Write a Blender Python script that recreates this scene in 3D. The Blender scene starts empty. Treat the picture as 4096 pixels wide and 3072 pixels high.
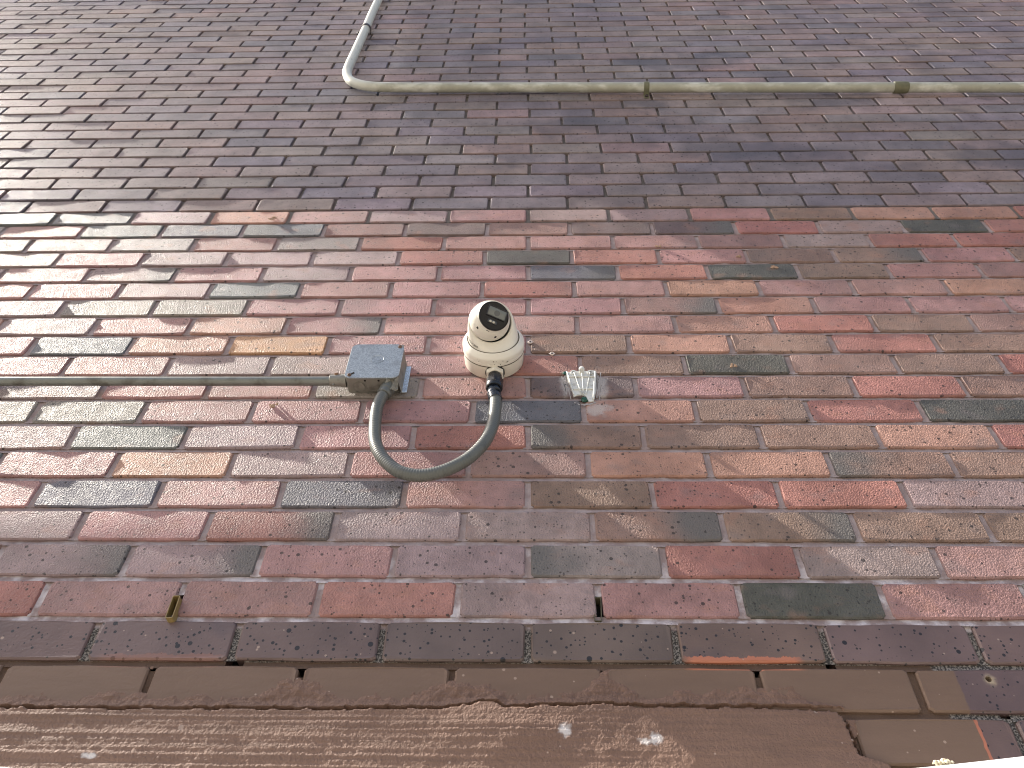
import bpy, bmesh, math, random
import numpy as np
from mathutils import Vector, Matrix
R = math.radians
sc = bpy.context.scene
COL = sc.collection
rnd = random.Random(7)
W = 0.2032; CH = W / 3.0            # brick pitch along and up the wall
Z0 = 3.367                          # height of the bed of the first pink course above the ground

# ------------------------------------------------------------------ camera, sky, sun, exposure
cam_d = bpy.data.cameras.new('camera'); cam = bpy.data.objects.new('camera', cam_d); COL.objects.link(cam)
cam_d.sensor_fit = 'HORIZONTAL'; cam_d.sensor_width = 36.0; cam_d.lens = 36.0 * 3225.0 / 4096.0
cam_d.clip_start = 0.01; cam_d.clip_end = 500.0
pit, yaw, rol = 0.87623, -0.03627, 0.02527
fw = Vector((math.sin(yaw) * math.cos(pit), math.cos(yaw) * math.cos(pit), math.sin(pit)))
rt = Vector((math.cos(yaw), -math.sin(yaw), 0.0)); up = rt.cross(fw)
r2 = rt * math.cos(rol) + up * math.sin(rol); u2 = -rt * math.sin(rol) + up * math.cos(rol)
M = Matrix((r2, u2, -fw)).transposed().to_4x4(); M.translation = (0.00479, -0.97959, Z0 - 1.81707)
cam.matrix_world = M
sc.camera = cam

SUN = Vector((-0.935, -0.031, 1.0)).normalized()       # towards the sun: raking along the wall from the upper left
sun_el = math.asin(SUN.z); sun_az = math.atan2(SUN.x, SUN.y)
world = bpy.data.worlds.new('World'); sc.world = world; world.use_nodes = True
wn = world.node_tree; wn.nodes.clear()
sky = wn.nodes.new('ShaderNodeTexSky'); sky.sky_type = 'NISHITA'; sky.sun_disc = False
sky.sun_elevation = sun_el; sky.sun_rotation = sun_az; sky.air_density = 0.85; sky.dust_density = 4.0; sky.ozone_density = 0.6
bg = wn.nodes.new('ShaderNodeBackground'); bg.inputs['Strength'].default_value = 0.10
wo = wn.nodes.new('ShaderNodeOutputWorld')
wn.links.new(sky.outputs[0], bg.inputs[0]); wn.links.new(bg.outputs[0], wo.inputs[0])
sun_d = bpy.data.lights.new('sun', 'SUN'); sun_d.energy = 4.0; sun_d.angle = R(0.5); sun_d.color = (1.0, 0.93, 0.82)
sun = bpy.data.objects.new('sun', sun_d); COL.objects.link(sun)
sun.rotation_euler = SUN.to_track_quat('Z', 'Y').to_euler()
sc.view_settings.view_transform = 'Standard'; sc.view_settings.look = 'None'
sc.view_settings.exposure = 1.36; sc.view_settings.gamma = 1.0; sc.view_settings.use_curve_mapping = False
sc.cycles.use_denoising = True; sc.cycles.filter_width = 1.1
sc.cycles.max_bounces = 4

# ------------------------------------------------------------------ helpers
def P(x, d, z): return Vector((x, -d, Z0 + z))          # along the wall, out of the wall, up the wall

class NT:
    """small wrapper for building a procedural material"""
    def __init__(s, name):
        s.m = bpy.data.materials.new(name); s.m.use_nodes = True; s.t = s.m.node_tree; s.t.nodes.clear()
        s.out = s.t.nodes.new('ShaderNodeOutputMaterial'); s.b = s.t.nodes.new('ShaderNodeBsdfPrincipled')
        s.t.links.new(s.b.outputs[0], s.out.inputs[0]); s.m.cycles.use_bump_map_correction = False
    def n(s, typ, **kw):
        x = s.t.nodes.new(typ)
        for k, v in kw.items(): setattr(x, k, v)
        return x
    def put(s, sock, v):
        if isinstance(v, bpy.types.NodeSocket): s.t.links.new(v, sock)
        elif isinstance(v, (tuple, list)) and len(v) == 3 and sock.type == 'RGBA': sock.default_value = (*v, 1)
        else: sock.default_value = v
    def pos(s): return s.n('ShaderNodeNewGeometry').outputs['Position']
    def math(s, op, a, b=0.0, c=None, clamp=False):
        x = s.n('ShaderNodeMath', operation=op, use_clamp=clamp); s.put(x.inputs[0], a); s.put(x.inputs[1], b)
        if c is not None: s.put(x.inputs[2], c)
        return x.outputs[0]
    def ramp(s, v, a, b, lo=0.0, hi=1.0, smooth=True):
        x = s.n('ShaderNodeMapRange', interpolation_type='SMOOTHSTEP' if smooth else 'LINEAR'); x.clamp = True if hasattr(x, 'clamp') else True
        s.put(x.inputs[0], v); s.put(x.inputs[1], a); s.put(x.inputs[2], b); s.put(x.inputs[3], lo); s.put(x.inputs[4], hi)
        return x.outputs[0]
    def mix(s, f, a, b, mode='MIX'):
        x = s.n('ShaderNodeMix', data_type='RGBA', blend_type=mode)
        s.put(x.inputs[0], f); s.put(x.inputs[6], a); s.put(x.inputs[7], b)
        return x.outputs[2]
    def noise(s, scale, detail=3.0, rough=0.55, vec=None, dist=0.0):
        x = s.n('ShaderNodeTexNoise'); s.put(x.inputs['Vector'], vec if vec is not None else s.pos())
        x.inputs['Scale'].default_value = scale; x.inputs['Detail'].default_value = detail
        x.inputs['Roughness'].default_value = rough; x.inputs['Distortion'].default_value = dist
        return x.outputs[0]
    def scaled(s, v3, vec=None):
        x = s.n('ShaderNodeVectorMath', operation='MULTIPLY'); s.put(x.inputs[0], vec if vec is not None else s.pos()); x.inputs[1].default_value = v3
        return x.outputs[0]
    def specks(s, scale, thr, spread, vec=None, off=0.0):
        """round specks: 1 inside; each cell has its own radius, many have none"""
        v = vec if vec is not None else s.pos()
        if off:
            a = s.n('ShaderNodeVectorMath', operation='ADD'); s.put(a.inputs[0], v); a.inputs[1].default_value = (off, off * .7, off * 1.3); v = a.outputs[0]
        x = s.n('ShaderNodeTexVoronoi'); s.put(x.inputs['Vector'], v); x.inputs['Scale'].default_value = scale
        sp = s.n('ShaderNodeSeparateColor'); s.put(sp.inputs[0], x.outputs['Color'])
        rad = s.math('MULTIPLY_ADD', sp.outputs[0], spread, thr)
        d = s.math('SUBTRACT', rad, x.outputs['Distance'])
        return s.ramp(d, 0.0, 0.035)
    def xyz(s, vec=None):
        x = s.n('ShaderNodeSeparateXYZ'); s.put(x.inputs[0], vec if vec is not None else s.pos()); return x.outputs
    def near(s, x, z, rx, rz, wob=0.0, src=None, scale=40.0):
        """soft blob on the wall, 1 at its heart, 0 outside"""
        p = s.xyz(); a = s.math('DIVIDE', s.math('SUBTRACT', p[0], x), rx); b = s.math('DIVIDE', s.math('SUBTRACT', p[2], Z0 + z), rz)
        d = s.math('SQRT', s.math('ADD', s.math('MULTIPLY', a, a), s.math('MULTIPLY', b, b)))
        if wob: d = s.math('ADD', d, s.math('MULTIPLY', s.math('SUBTRACT', src if src is not None else s.noise(scale), 0.5), wob))
        return s.ramp(d, 1.0, 0.25)
    def bump(s, h, strength, dist, prev=None):
        x = s.n('ShaderNodeBump'); s.put(x.inputs['Height'], h); x.inputs['Strength'].default_value = strength; x.inputs['Distance'].default_value = dist
        if prev is not None: s.put(x.inputs['Normal'], prev)
        return x.outputs[0]
    def set(s, **kw):
        for k, v in kw.items(): s.put(s.b.inputs[k.replace('_', ' ')], v)
        return s.m

def mesh(name, verts, faces, mat=None, parent=None, smooth=False, loc=None):
    me = bpy.data.meshes.new(name); me.from_pydata([tuple(v) for v in verts], [], faces); me.update()
    if smooth: me.shade_smooth()
    return link(name, me, mat, parent, loc)
def link(name, me, mat=None, parent=None, loc=None):
    o = bpy.data.objects.new(name, me); COL.objects.link(o)
    if mat is not None and not me.materials: me.materials.append(mat)
    if parent is not None: o.parent = parent
    if loc is not None: o.location = loc
    return o
def from_bm(name, bm, mat, parent=None, smooth=False, loc=None, auto=None):
    bmesh.ops.recalc_face_normals(bm, faces=bm.faces)
    me = bpy.data.meshes.new(name); bm.to_mesh(me); bm.free()
    if smooth:
        me.shade_smooth()
        if auto: me.set_sharp_from_angle(angle=R(auto))
    return link(name, me, mat, parent, loc)
def tag(o, label, cat=None, group=None, kind=None):
    o['label'] = label
    if cat: o['category'] = cat
    if group: o['group'] = group
    if kind: o['kind'] = kind
    return o
def empty(name, loc): 
    e = bpy.data.objects.new(name, None); COL.objects.link(e); e.location = loc; e.empty_display_size = .05
    return e
def frame(n, roll=0.0, upv=Vector((0, 0, 1))):
    n = n.normalized(); r = upv.cross(n).normalized(); u = n.cross(r)
    c, s = math.cos(roll), math.sin(roll)
    return r * c + u * s, -r * s + u * c, n
def rbox(bm, c, ax, size, bev=0.0, seg=2):
    """box with rounded edges, centre c, axes ax (3 vectors), full sizes"""
    v = bmesh.ops.create_cube(bm, size=1.0)['verts']
    m = Matrix((ax[0] * size[0], ax[1] * size[1], ax[2] * size[2])).transposed().to_4x4(); m.translation = c
    bmesh.ops.transform(bm, matrix=m, verts=v)
    if bev:
        es = {e for w in v for e in w.link_edges}
        bmesh.ops.bevel(bm, geom=list(es), offset=bev, segments=seg, profile=.5, affect='EDGES')
XYZ = (Vector((1, 0, 0)), Vector((0, 1, 0)), Vector((0, 0, 1)))
def lathe(bm, org, n, prof, seg=48, cap0=True, cap1=True):
    """revolve (radius, distance along n) about n"""
    r, u, n = frame(n, 0, Vector((0, 0, 1)) if abs(n.normalized().z) < .95 else Vector((1, 0, 0)))
    rings = []
    for rad, d in prof:
        rings.append([bm.verts.new(org + n * d + (r * math.cos(2 * math.pi * k / seg) + u * math.sin(2 * math.pi * k / seg)) * rad) for k in range(seg)])
    for a, b in zip(rings, rings[1:]):
        for k in range(seg): bm.faces.new((a[k], a[(k + 1) % seg], b[(k + 1) % seg], b[k]))
    if cap0: bm.faces.new(rings[0][::-1])
    if cap1: bm.faces.new(rings[-1])
def tube(pts, radii, seg=16, caps=True, bm=None, wob=None):
    bm = bm or bmesh.new(); rings = []; prevr = None
    for i, p in enumerate(pts):
        t = (pts[min(i + 1, len(pts) - 1)] - pts[max(i - 1, 0)]).normalized()
        if prevr is None: prevr = Vector((0, 1, 0)).cross(t) if abs(t.y) < .9 else Vector((1, 0, 0)).cross(t)
        r = (prevr - t * prevr.dot(t)).normalized(); u = t.cross(r); prevr = r
        rr = radii[i] if hasattr(radii, '__len__') else radii
        rings.append([bm.verts.new(p + (r * math.cos(2 * math.pi * k / seg) + u * math.sin(2 * math.pi * k / seg)) * (rr + (wob(i, k) if wob else 0))) for k in range(seg)])
    for a, b in zip(rings, rings[1:]):
        for k in range(seg): bm.faces.new((a[k], a[(k + 1) % seg], b[(k + 1) % seg], b[k]))
    if caps: bm.faces.new(rings[0][::-1]); bm.faces.new(rings[-1])
    return bm
def spline(ctrl, step):
    """Catmull-Rom through control points, resampled evenly"""
    c = [ctrl[0] * 2 - ctrl[1]] + list(ctrl) + [ctrl[-1] * 2 - ctrl[-2]]; out = []
    for i in range(1, len(c) - 2):
        p0, p1, p2, p3 = c[i - 1:i + 3]
        for k in range(40):
            t = k / 40
            out.append(.5 * ((2 * p1) + (p2 - p0) * t + (2 * p0 - 5 * p1 + 4 * p2 - p3) * t * t + (3 * p1 - p0 - 3 * p2 + p3) * t ** 3))
    out.append(ctrl[-1].copy())
    res = [out[0]]; acc = 0.0
    for a, b in zip(out, out[1:]):
        L = (b - a).length; 
        while acc + L >= step:
            f = (step - acc) / L; a = a + (b - a) * f; res.append(a); L = (b - a).length; acc = 0.0
        acc += L
    res.append(out[-1]); return res
def vnoise(x, z, seed=0):
    """value noise on numpy arrays, 0..1"""
    xi = np.floor(x).astype(np.int64); zi = np.floor(z).astype(np.int64); fx = x - xi; fz = z - zi
    fx = fx * fx * (3 - 2 * fx); fz = fz * fz * (3 - 2 * fz)
    def h(a, b):
        v = (a * 374761393 + b * 668265263 + seed * 144665) & 0x7fffffff
        v = ((v ^ (v >> 13)) * 1274126177) & 0x7fffffff
        return ((v ^ (v >> 16)) & 0xffff) / 65535.0
    return (h(xi, zi) * (1 - fx) + h(xi + 1, zi) * fx) * (1 - fz) + (h(xi, zi + 1) * (1 - fx) + h(xi + 1, zi + 1) * fx) * fz
def fbm(x, z, oct=4, seed=0):
    s = 0; a = .5; t = 0
    for k in range(oct): s = s + a * vnoise(x * 2 ** k, z * 2 ** k, seed + k); t += a; a *= .55
    return s / t

# ------------------------------------------------------------------ materials
def brick_material(name, source):
    """glazed-looking fired brick; the body colour comes from the brick itself (object colour or vertex colour)"""
    s = NT(name)
    if source == 'object':
        oi = s.n('ShaderNodeObjectInfo'); col, al = oi.outputs['Color'], oi.outputs['Alpha']
    else:
        at = s.n('ShaderNodeAttribute', attribute_name='body'); col, al = at.outputs['Color'], at.outputs['Alpha']
    u = s.xyz(s.n('ShaderNodeUVMap').outputs[0])[0]
    p = s.xyz()
    up_zone = s.ramp(p[2], Z0 + .055, Z0 + .075)
    soft = s.noise(9.0, 2.0); fine = s.noise(55.0, 2.0)
    c = s.mix(1.0, col, s.ramp(soft, .25, .75, .80, 1.18), 'MULTIPLY')
    c = s.mix(1.0, c, s.ramp(fine, .3, .7, .90, 1.10), 'MULTIPLY')
    hue = s.noise(17.0, 2.0, vec=s.scaled((1, 1, 1.6)))
    c = s.mix(s.ramp(hue, .55, .75, 0, .35), c, (.20, .17, .17))
    c = s.mix(s.math('MULTIPLY', s.ramp(hue, .45, .28, 0, .30), s.math('SUBTRACT', 1.0, s.math('MULTIPLY', up_zone, .7))), c, (.36, .19, .135))
    wu = s.math('ADD', u, s.math('MULTIPLY', s.math('SUBTRACT', soft, .5), .9))
    fr = s.math('MULTIPLY', s.ramp(wu, .45, .98), s.math('MULTIPLY', s.math('SUBTRACT', al, .5), 2.0, clamp=True))
    fl = s.math('MULTIPLY', s.ramp(wu, .55, .02), s.math('MULTIPLY', s.math('SUBTRACT', .5, al), 2.0, clamp=True))
    c = s.mix(s.math('ADD', fr, fl, clamp=True), c, (.125, .122, .118))
    # soot and blue-black kiln flashing clouds on the older courses above
    cl = s.noise(2.6, 2.0, vec=s.scaled((1, 1, 1.9)))
    c = s.mix(s.math('MULTIPLY', s.ramp(cl, .55, .72, 0, .55), up_zone), c, (.095, .086, .105))
    for (bx_, bz_, rx_, rz_) in ((.39, .78, .10, .10), (.20, .60, .35, .10), (.62, .42, .30, .10), (.95, .80, .25, .12), (1.35, .35, .25, .14), (.55, 1.2, .3, .12)):
        c = s.mix(s.math('MULTIPLY', s.near(bx_, bz_, rx_, rz_, 1.6, soft), .50), c, (.085, .085, .105))
    halo = s.math('MAXIMUM', s.math('MAXIMUM', s.near(.136, -.648, .020, .060, 1.2, fine), s.near(.070, -.642, .014, .045, 1.2, fine)), s.near(.124, -.712, .034, .024, 1.6, fine))
    c = s.mix(s.math('MULTIPLY', halo, .58), c, (.54, .52, .51))
    # iron spots
    sp = s.math('MAXIMUM', s.specks(80.0, -.06, .32), s.math('MULTIPLY', s.specks(170.0, -.16, .46, off=3.1), .9))
    c = s.mix(s.math('MULTIPLY', sp, .80), c, (.030, .026, .026))
    # pale dust
    c = s.mix(s.math('MULTIPLY', s.specks(24.0, -.33, .42, off=9.7), .30), c, (.52, .42, .36))
    g1 = s.noise(330.0, 2.0, .6)
    b3 = s.bump(s.math('MULTIPLY', g1, s.ramp(up_zone, 0, 1, 1.0, .42)), 1.0, .0028)
    rough = s.ramp(fine, .3, .7, .46, .62)
    return s.set(Base_Color=c, Roughness=rough, Normal=b3, Specular_IOR_Level=s.ramp(up_zone, 0, 1, .24, .13))

def low_brick_material():
    """dark speckled base-course brick, brown paint over part of it"""
    s = NT('base_course_brick'); p = s.xyz()
    oi = s.n('ShaderNodeObjectInfo')
    soft = s.noise(8.0, 3.0); fine = s.noise(60.0, 4.0)
    c = s.mix(1.0, oi.outputs['Color'], s.ramp(soft, .25, .75, .78, 1.2), 'MULTIPLY')
    c = s.mix(s.ramp(s.noise(6.0, 3.0), .58, .74, 0, .45), c, (.062, .050, .066))
    sp = s.math('MAXIMUM', s.specks(60.0, -.16, .42), s.specks(150.0, -.10, .46, off=2.2))
    c = s.mix(s.math('MULTIPLY', sp, .95), c, (.014, .013, .014))
    # brown paint below the first base course, stopping at a crisp vertical line
    edge = s.math('ADD', p[0], s.math('MULTIPLY', s.noise(60.0, 2.0), .006))
    painted = s.math('MULTIPLY', s.ramp(edge, .567, .564), s.ramp(p[2], Z0 - 18.06 * CH, Z0 - 18.10 * CH))
    paint = s.mix(s.noise(11.0, 4.0, vec=s.scaled((1, 1, 5))), (.145, .090, .060), (.188, .120, .082))
    c = s.mix(painted, c, paint)
    line = s.math('MULTIPLY', s.math('MULTIPLY', s.ramp(edge, .5635, .5645), s.ramp(edge, .5685, .5675)), s.ramp(p[2], Z0 - 19.0 * CH, Z0 - 19.05 * CH))
    c = s.mix(line, c, (.42, .15, .085))
    # bare orange clay where the arris has chipped
    h = s.math('SUBTRACT', p[2], Z0 - 18 * CH); tooth = s.math('MULTIPLY', s.noise(110.0, 3.0, vec=s.scaled((1, 1, .15))), .016)
    rng = s.math('MULTIPLY', s.ramp(p[0], .205, .225), s.ramp(p[0], .375, .355))
    rng2 = s.math('MULTIPLY', s.ramp(p[0], -.60, -.57), s.ramp(p[0], -.41, -.43))
    chip = s.math('MULTIPLY', s.math('ADD', rng, s.math('MULTIPLY', rng2, .22)), s.ramp(s.math('SUBTRACT', tooth, h), .000, .0012))
    chip = s.math('MULTIPLY', chip, s.ramp(p[2], Z0 - 18.2 * CH, Z0 - 18.15 * CH))
    c = s.mix(chip, c, (.44, .165, .095))
    dr = s.math('MAXIMUM', s.specks(26.0, -.14, .27, off=5.0), s.specks(62.0, -.12, .27, off=8.0))
    c = s.mix(s.math('MULTIPLY', dr, .65), c, (.44, .33, .26))
    c = s.mix(s.near(.604, -1.2435, .012, .011, 1.6, fine), c, (.42, .33, .22))
    b1 = s.bump(s.noise(300.0, 2.0), .35, .0012); b2 = s.bump(s.noise(60.0, 4.0, vec=s.scaled((1, 1, 3))), .45, .0015, b1)
    return s.set(Base_Color=c, Roughness=s.mix(painted, (.42,) * 3, (.62,) * 3), Normal=b2)

def mortar_material():
    s = NT('mortar'); p = s.xyz()
    n1 = s.noise(30.0, 4.0); n2 = s.noise(260.0, 3.0)
    base = s.mix(n1, (.255, .190, .182), (.38, .305, .292))
    c = s.mix(s.ramp(p[2], Z0 - .012, Z0 - .004), base, s.mix(n1, (.130, .112, .102), (.20, .175, .158)))     # older, darker joints above
    # lime bloom on the two beds over the base course and scattered elsewhere
    bl = s.ramp(p[2], Z0 - 14.5 * CH, Z0 - 16.8 * CH); bl = s.math('MULTIPLY', bl, s.ramp(p[2], Z0 - 17.5 * CH, Z0 - 17.25 * CH))
    bloom = s.math('MULTIPLY', s.ramp(s.noise(38.0, 4.0), .42, .66), s.math('ADD', s.math('MULTIPLY', bl, .75), .22))
    bloom = s.math('MULTIPLY', bloom, s.ramp(p[2], Z0 + .0, Z0 - .01))
    c = s.mix(bloom, c, (.62, .57, .58))
    # base course joints: sandy dark mortar, painted brown left of the paint line
    lowz = s.ramp(p[2], Z0 - 17.22 * CH, Z0 - 17.3 * CH)
    grit = s.mix(s.ramp(s.noise(420.0, 2.0), .42, .62), (.055, .050, .046), (.30, .27, .24))
    edge = s.math('ADD', p[0], s.math('MULTIPLY', s.noise(60.0, 2.0), .010))
    painted = s.math('MULTIPLY', s.ramp(edge, .546, .540), s.ramp(p[2], Z0 - 17.99 * CH, Z0 - 18.02 * CH))
    lowc = s.mix(painted, grit, s.mix(n1, (.100, .062, .043), (.150, .098, .070)))
    c = s.mix(lowz, c, lowc)
    b1 = s.bump(n2, .8, .0018); b2 = s.bump(s.noise(70.0, 3.0), .6, .003, b1)
    return s.set(Base_Color=c, Roughness=.9, Normal=b2, Specular_IOR_Level=.25)

def coat_material():
    s = NT('painted_cement_coat')
    n1 = s.noise(7.0, 4.0); st = s.noise(26.0, 4.0, vec=s.scaled((.35, 1, 6)))
    c = s.mix(n1, (.158, .090, .062), (.222, .132, .092)); c = s.mix(s.ramp(st, .35, .7, 0, .35), c, (.115, .068, .048))
    dr = s.math('MAXIMUM', s.specks(30.0, -.14, .28, off=4.0), s.specks(75.0, -.14, .28, off=7.0))
    c = s.mix(s.math('MULTIPLY', dr, .6), c, (.48, .37, .30))
    wb = s.noise(120.0, 3.0)
    for a in ((.158, -1.333, .010, .010), (.143, -1.336, .012, .006), (.046, -1.324, .009, .013), (-.535, -1.36, .014, .004)):
        c = s.mix(s.math('MULTIPLY', s.near(*a, 1.8, wb), .9), c, (.62, .58, .56))
    b1 = s.bump(s.noise(300.0, 3.0), 1.0, .0022); b2 = s.bump(st, .4, .003, b1)
    return s.set(Base_Color=c, Roughness=.72, Normal=b2)

def simple(name, col, rough=.5, metal=0.0, var=.12, scale=30.0, dirt=None, bump=0.0, bscale=300.0, spec=.5):
    s = NT(name); n = s.noise(scale, 4.0)
    c = s.mix(n, tuple(x * (1 - var) for x in col), tuple(min(1, x * (1 + var)) for x in col))
    if dirt: c = s.mix(s.ramp(s.noise(dirt[1], 5.0), dirt[2], dirt[2] + .18, 0, dirt[3]), c, dirt[0])
    kw = dict(Base_Color=c, Roughness=s.ramp(n, .3, .7, max(.02, rough - .06), min(1, rough + .06)), Metallic=metal, Specular_IOR_Level=spec)
    if bump: kw['Normal'] = s.bump(s.noise(bscale, 3.0), bump, .0012)
    return s.set(**kw)

def galv_material(name='galvanised_steel', blue=(.315, .352, .372)):
    s = NT(name)
    v = s.n('ShaderNodeTexVoronoi'); s.put(v.inputs['Vector'], s.pos()); v.inputs['Scale'].default_value = 650.0
    sp = s.n('ShaderNodeSeparateColor'); s.put(sp.inputs[0], v.outputs['Color'])
    c = s.mix(sp.outputs[0], tuple(x * .72 for x in blue), tuple(min(1, x * 1.3) for x in blue))
    c = s.mix(s.ramp(s.noise(60.0, 4.0), .55, .72, 0, .5), c, (.20, .22, .23))
    return s.set(Base_Color=c, Roughness=s.ramp(sp.outputs[1], 0, 1, .34, .55), Metallic=.55)

def pipe_material():
    s = NT('weathered_pipe_paint'); p = s.xyz()
    base = s.mix(s.noise(25.0, 4.0), (.50, .52, .47), (.66, .67, .60))
    moss = s.math('MULTIPLY', s.ramp(p[0], -.60, -.45), s.ramp(s.noise(22.0, 5.0, vec=s.scaled((.6, 1, 1.6))), .28, .55))
    m2 = s.mix(s.noise(60.0, 3.0), (.125, .120, .075), (.27, .262, .180))
    c = s.mix(s.math('MULTIPLY', moss, .62), base, m2)
    c = s.mix(s.math('MULTIPLY', s.ramp(s.noise(9.0, 3.0), .66, .74), s.ramp(p[0], -.5, -.3)), c, (.33, .31, .25))
    c = s.mix(s.specks(60.0, -.25, .4), c, (.05, .05, .05))
    return s.set(Base_Color=c, Roughness=.45, Normal=s.bump(s.noise(180.0, 3.0), .25, .001))

MAT = dict(
    brick=brick_material('fired_brick', 'object'), brick_far=brick_material('fired_brick_far', 'vertex'), low=low_brick_material(),
    mortar=mortar_material(), coat=coat_material(), galv=galv_material(), zinc=galv_material('zinc_bracket', (.55, .64, .74)), pipe=pipe_material(),
    steel=simple('weathered_conduit', (.19, .20, .185), .40, .35, .2, 40, ((.09, .085, .07), 30.0, .5, .7)),
    boxside=simple('dusty_steel', (.24, .232, .205), .5, .35, .15, 60, ((.10, .095, .08), 40.0, .5, .6)),
    screw=simple('rusty_screw', (.20, .12, .08), .5, .5, .4, 400.0),
    flex=simple('grey_flexible_jacket', (.115, .122, .112), .40, 0, .12, 35, ((.07, .07, .065), 60.0, .55, .6)),
    black=simple('black_plastic', (.018, .019, .022), .28, 0, .3, 60.0),
    tape=simple('black_vinyl_tape', (.016, .022, .034), .18, 0, .3, 90.0),
    white=simple('cream_white_housing', (.76, .735, .655), .38, 0, .04, 40.0, ((.52, .48, .40), 22.0, .62, .35)),
    whitebase=simple('white_mounting_base', (.74, .71, .62), .42, 0, .05, 40.0, ((.46, .42, .34), 26.0, .60, .40)),
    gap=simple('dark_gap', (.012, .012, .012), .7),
    glass=simple('glossy_black_front', (.004, .0045, .006), .06, 0, .3, 90.0, spec=.35),
    window=simple('lens_window', (.17, .18, .165), .10, 0, .15, 120.0), lensg=simple('lens_glass', (.10, .105, .10), .05, 0, .1),
    led=simple('led_reflector', (.60, .57, .48), .2, .3), ledw=simple('led_window', (.07, .075, .08), .1),
    ink=simple('black_print', (.02, .02, .02), .5),
    plastic=simple('brittle_white_plastic', (.66, .67, .64), .45, 0, .08, 60.0, ((.36, .35, .31), 70.0, .52, .7), .3),
    smear=simple('dried_adhesive', (.36, .335, .33), .8, 0, .15, 90.0, None, .6, 200.0), green=simple('green_plastic', (.010, .075, .050), .35),
    plug=simple('pale_plastic_plug', (.68, .60, .56), .5), hole=simple('dark_hole', (.010, .009, .008), .9),
    tan=simple('tan_plastic', (.27, .195, .075), .42, 0, .12, 60.0), oldtan=simple('grimy_plastic', (.10, .088, .052), .5, 0, .25, 60.0),
    strap=simple('dark_bronze_strap', (.050, .038, .034), .45, .3, .3), mossy=simple('mossy_fitting', (.14, .14, .085), .7, 0, .45, 60.0),
    mud=simple('dried_mud', (.33, .215, .14), .9, 0, .3, 200.0, None, .8, 300.0), crumb=simple('pale_crumbs', (.62, .55, .40), .9, 0, .35, 200.0),
    grime_shade=simple('grime_and_groove_shade', (.10, .08, .055), .9),  # cobweb dirt, and the painted shade in the camera's grooves
    paintpipe=simple('white_painted_pipe', (.80, .82, .83), .35, 0, .05, 30.0, ((.48, .48, .46), 45.0, .56, .55)),
    ground=simple('concrete_ground', (.27, .25, .215), .85, 0, .15, 3.0))
nb = NT('cavity'); MAT['cavity'] = nb.set(Base_Color=(.02, .018, .016), Roughness=.95)

# ------------------------------------------------------------------ the setting
g = mesh('ground', [(-40, -60, 0), (40, -60, 0), (40, .5, 0), (-40, .5, 0)], [(0, 1, 2, 3)], MAT['ground']); g['kind'] = 'structure'

wall = empty('brick_wall', (0, 0, 0))
tag(wall, 'weathered brick wall of pink, grey and purple bricks with a brown cement base', 'wall')

def inset(z):
    """how far the face of the wall falls back behind the main plane at height z"""
    k = z / CH
    return float(np.interp(k, [-40, -18.9, -18, -17.05, -16.05, -15.05, 40], [.0058, .0058, .0052, .0022, .0006, 0, 0]))
# ---- brick meshes
BL, BH = W - .0092, CH - .0090
def brick_data(name, seed, L, H, jit=.0010, warp=.0004, deep=.035, bev=.0022, seg=3):
    r = random.Random(seed); pts = []; cr = .0045
    hx, hz = L / 2, H / 2
    pts += [(-hx + cr, -hz)] + [(-hx + L * k / (seg + 1), -hz) for k in range(1, seg + 1)] + [(hx - cr, -hz)]
    pts += [(hx, -hz + cr), (hx, hz - cr), (hx - cr, hz)] + [(hx - L * k / (seg + 1), hz) for k in range(1, seg + 1)] + [(-hx + cr, hz)]
    pts += [(-hx, hz - cr), (-hx, -hz + cr)]
    n = len(pts); J = [(r.uniform(-jit, jit), r.uniform(-jit, jit)) for _ in pts]
    V = []
    for (x, z), (jx, jz) in zip(pts, J):                                   # front ring
        V.append((x * (1 - bev / hx) + jx * .6, r.uniform(-warp, warp), z * (1 - bev / hz) + jz * .6))
    for (x, z), (jx, jz) in zip(pts, J): V.append((x + jx, bev * 1.2, z + jz))
    for (x, z), (jx, jz) in zip(pts, J): V.append((x + jx, deep, z + jz))
    F = [tuple(range(n))]
    for k in range(n):
        F.append((k, n + k, n + (k + 1) % n, (k + 1) % n)); F.append((n + k, 2 * n + k, 2 * n + (k + 1) % n, n + (k + 1) % n))
    F = [f[::-1] if i else f for i, f in enumerate(F)]
    me = bpy.data.meshes.new(name); me.from_pydata(V, [], F); me.update()
    uv = me.uv_layers.new(name='UVMap')
    for l in me.loops:
        v = V[l.vertex_index]; uv.data[l.index].uv = (v[0] / L + .5, v[2] / H + .5)
    return me
PINKS = [brick_data('brick', 100 + k, BL, BH) for k in range(10)]
UPPER = [brick_data('brick', 200 + k, BL + .0015, BH + .0012, jit=.0013, warp=.0005, bev=.0018) for k in range(8)]
LOWS = [brick_data('brick', 300 + k, BL, BH, jit=.0012, warp=.0006) for k in range(5)]
for me in PINKS + UPPER: me.materials.append(MAT['brick'])
for me in LOWS: me.materials.append(MAT['low'])

PAL = {'P': (.340, .198, .190), 'R': (.325, .158, .136), 'M': (.292, .216, .212), 'G': (.150, .154, .156), 'U': (.140, .138, .156), 'K': (.098, .096, .087),
       'B': (.245, .168, .138), 'D': (.155, .116, .112), 'O': (.410, .245, .140), 'S': (.250, .222, .204), 'C': (.375, .218, .170), 'W': (.262, .160, .146)}
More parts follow.
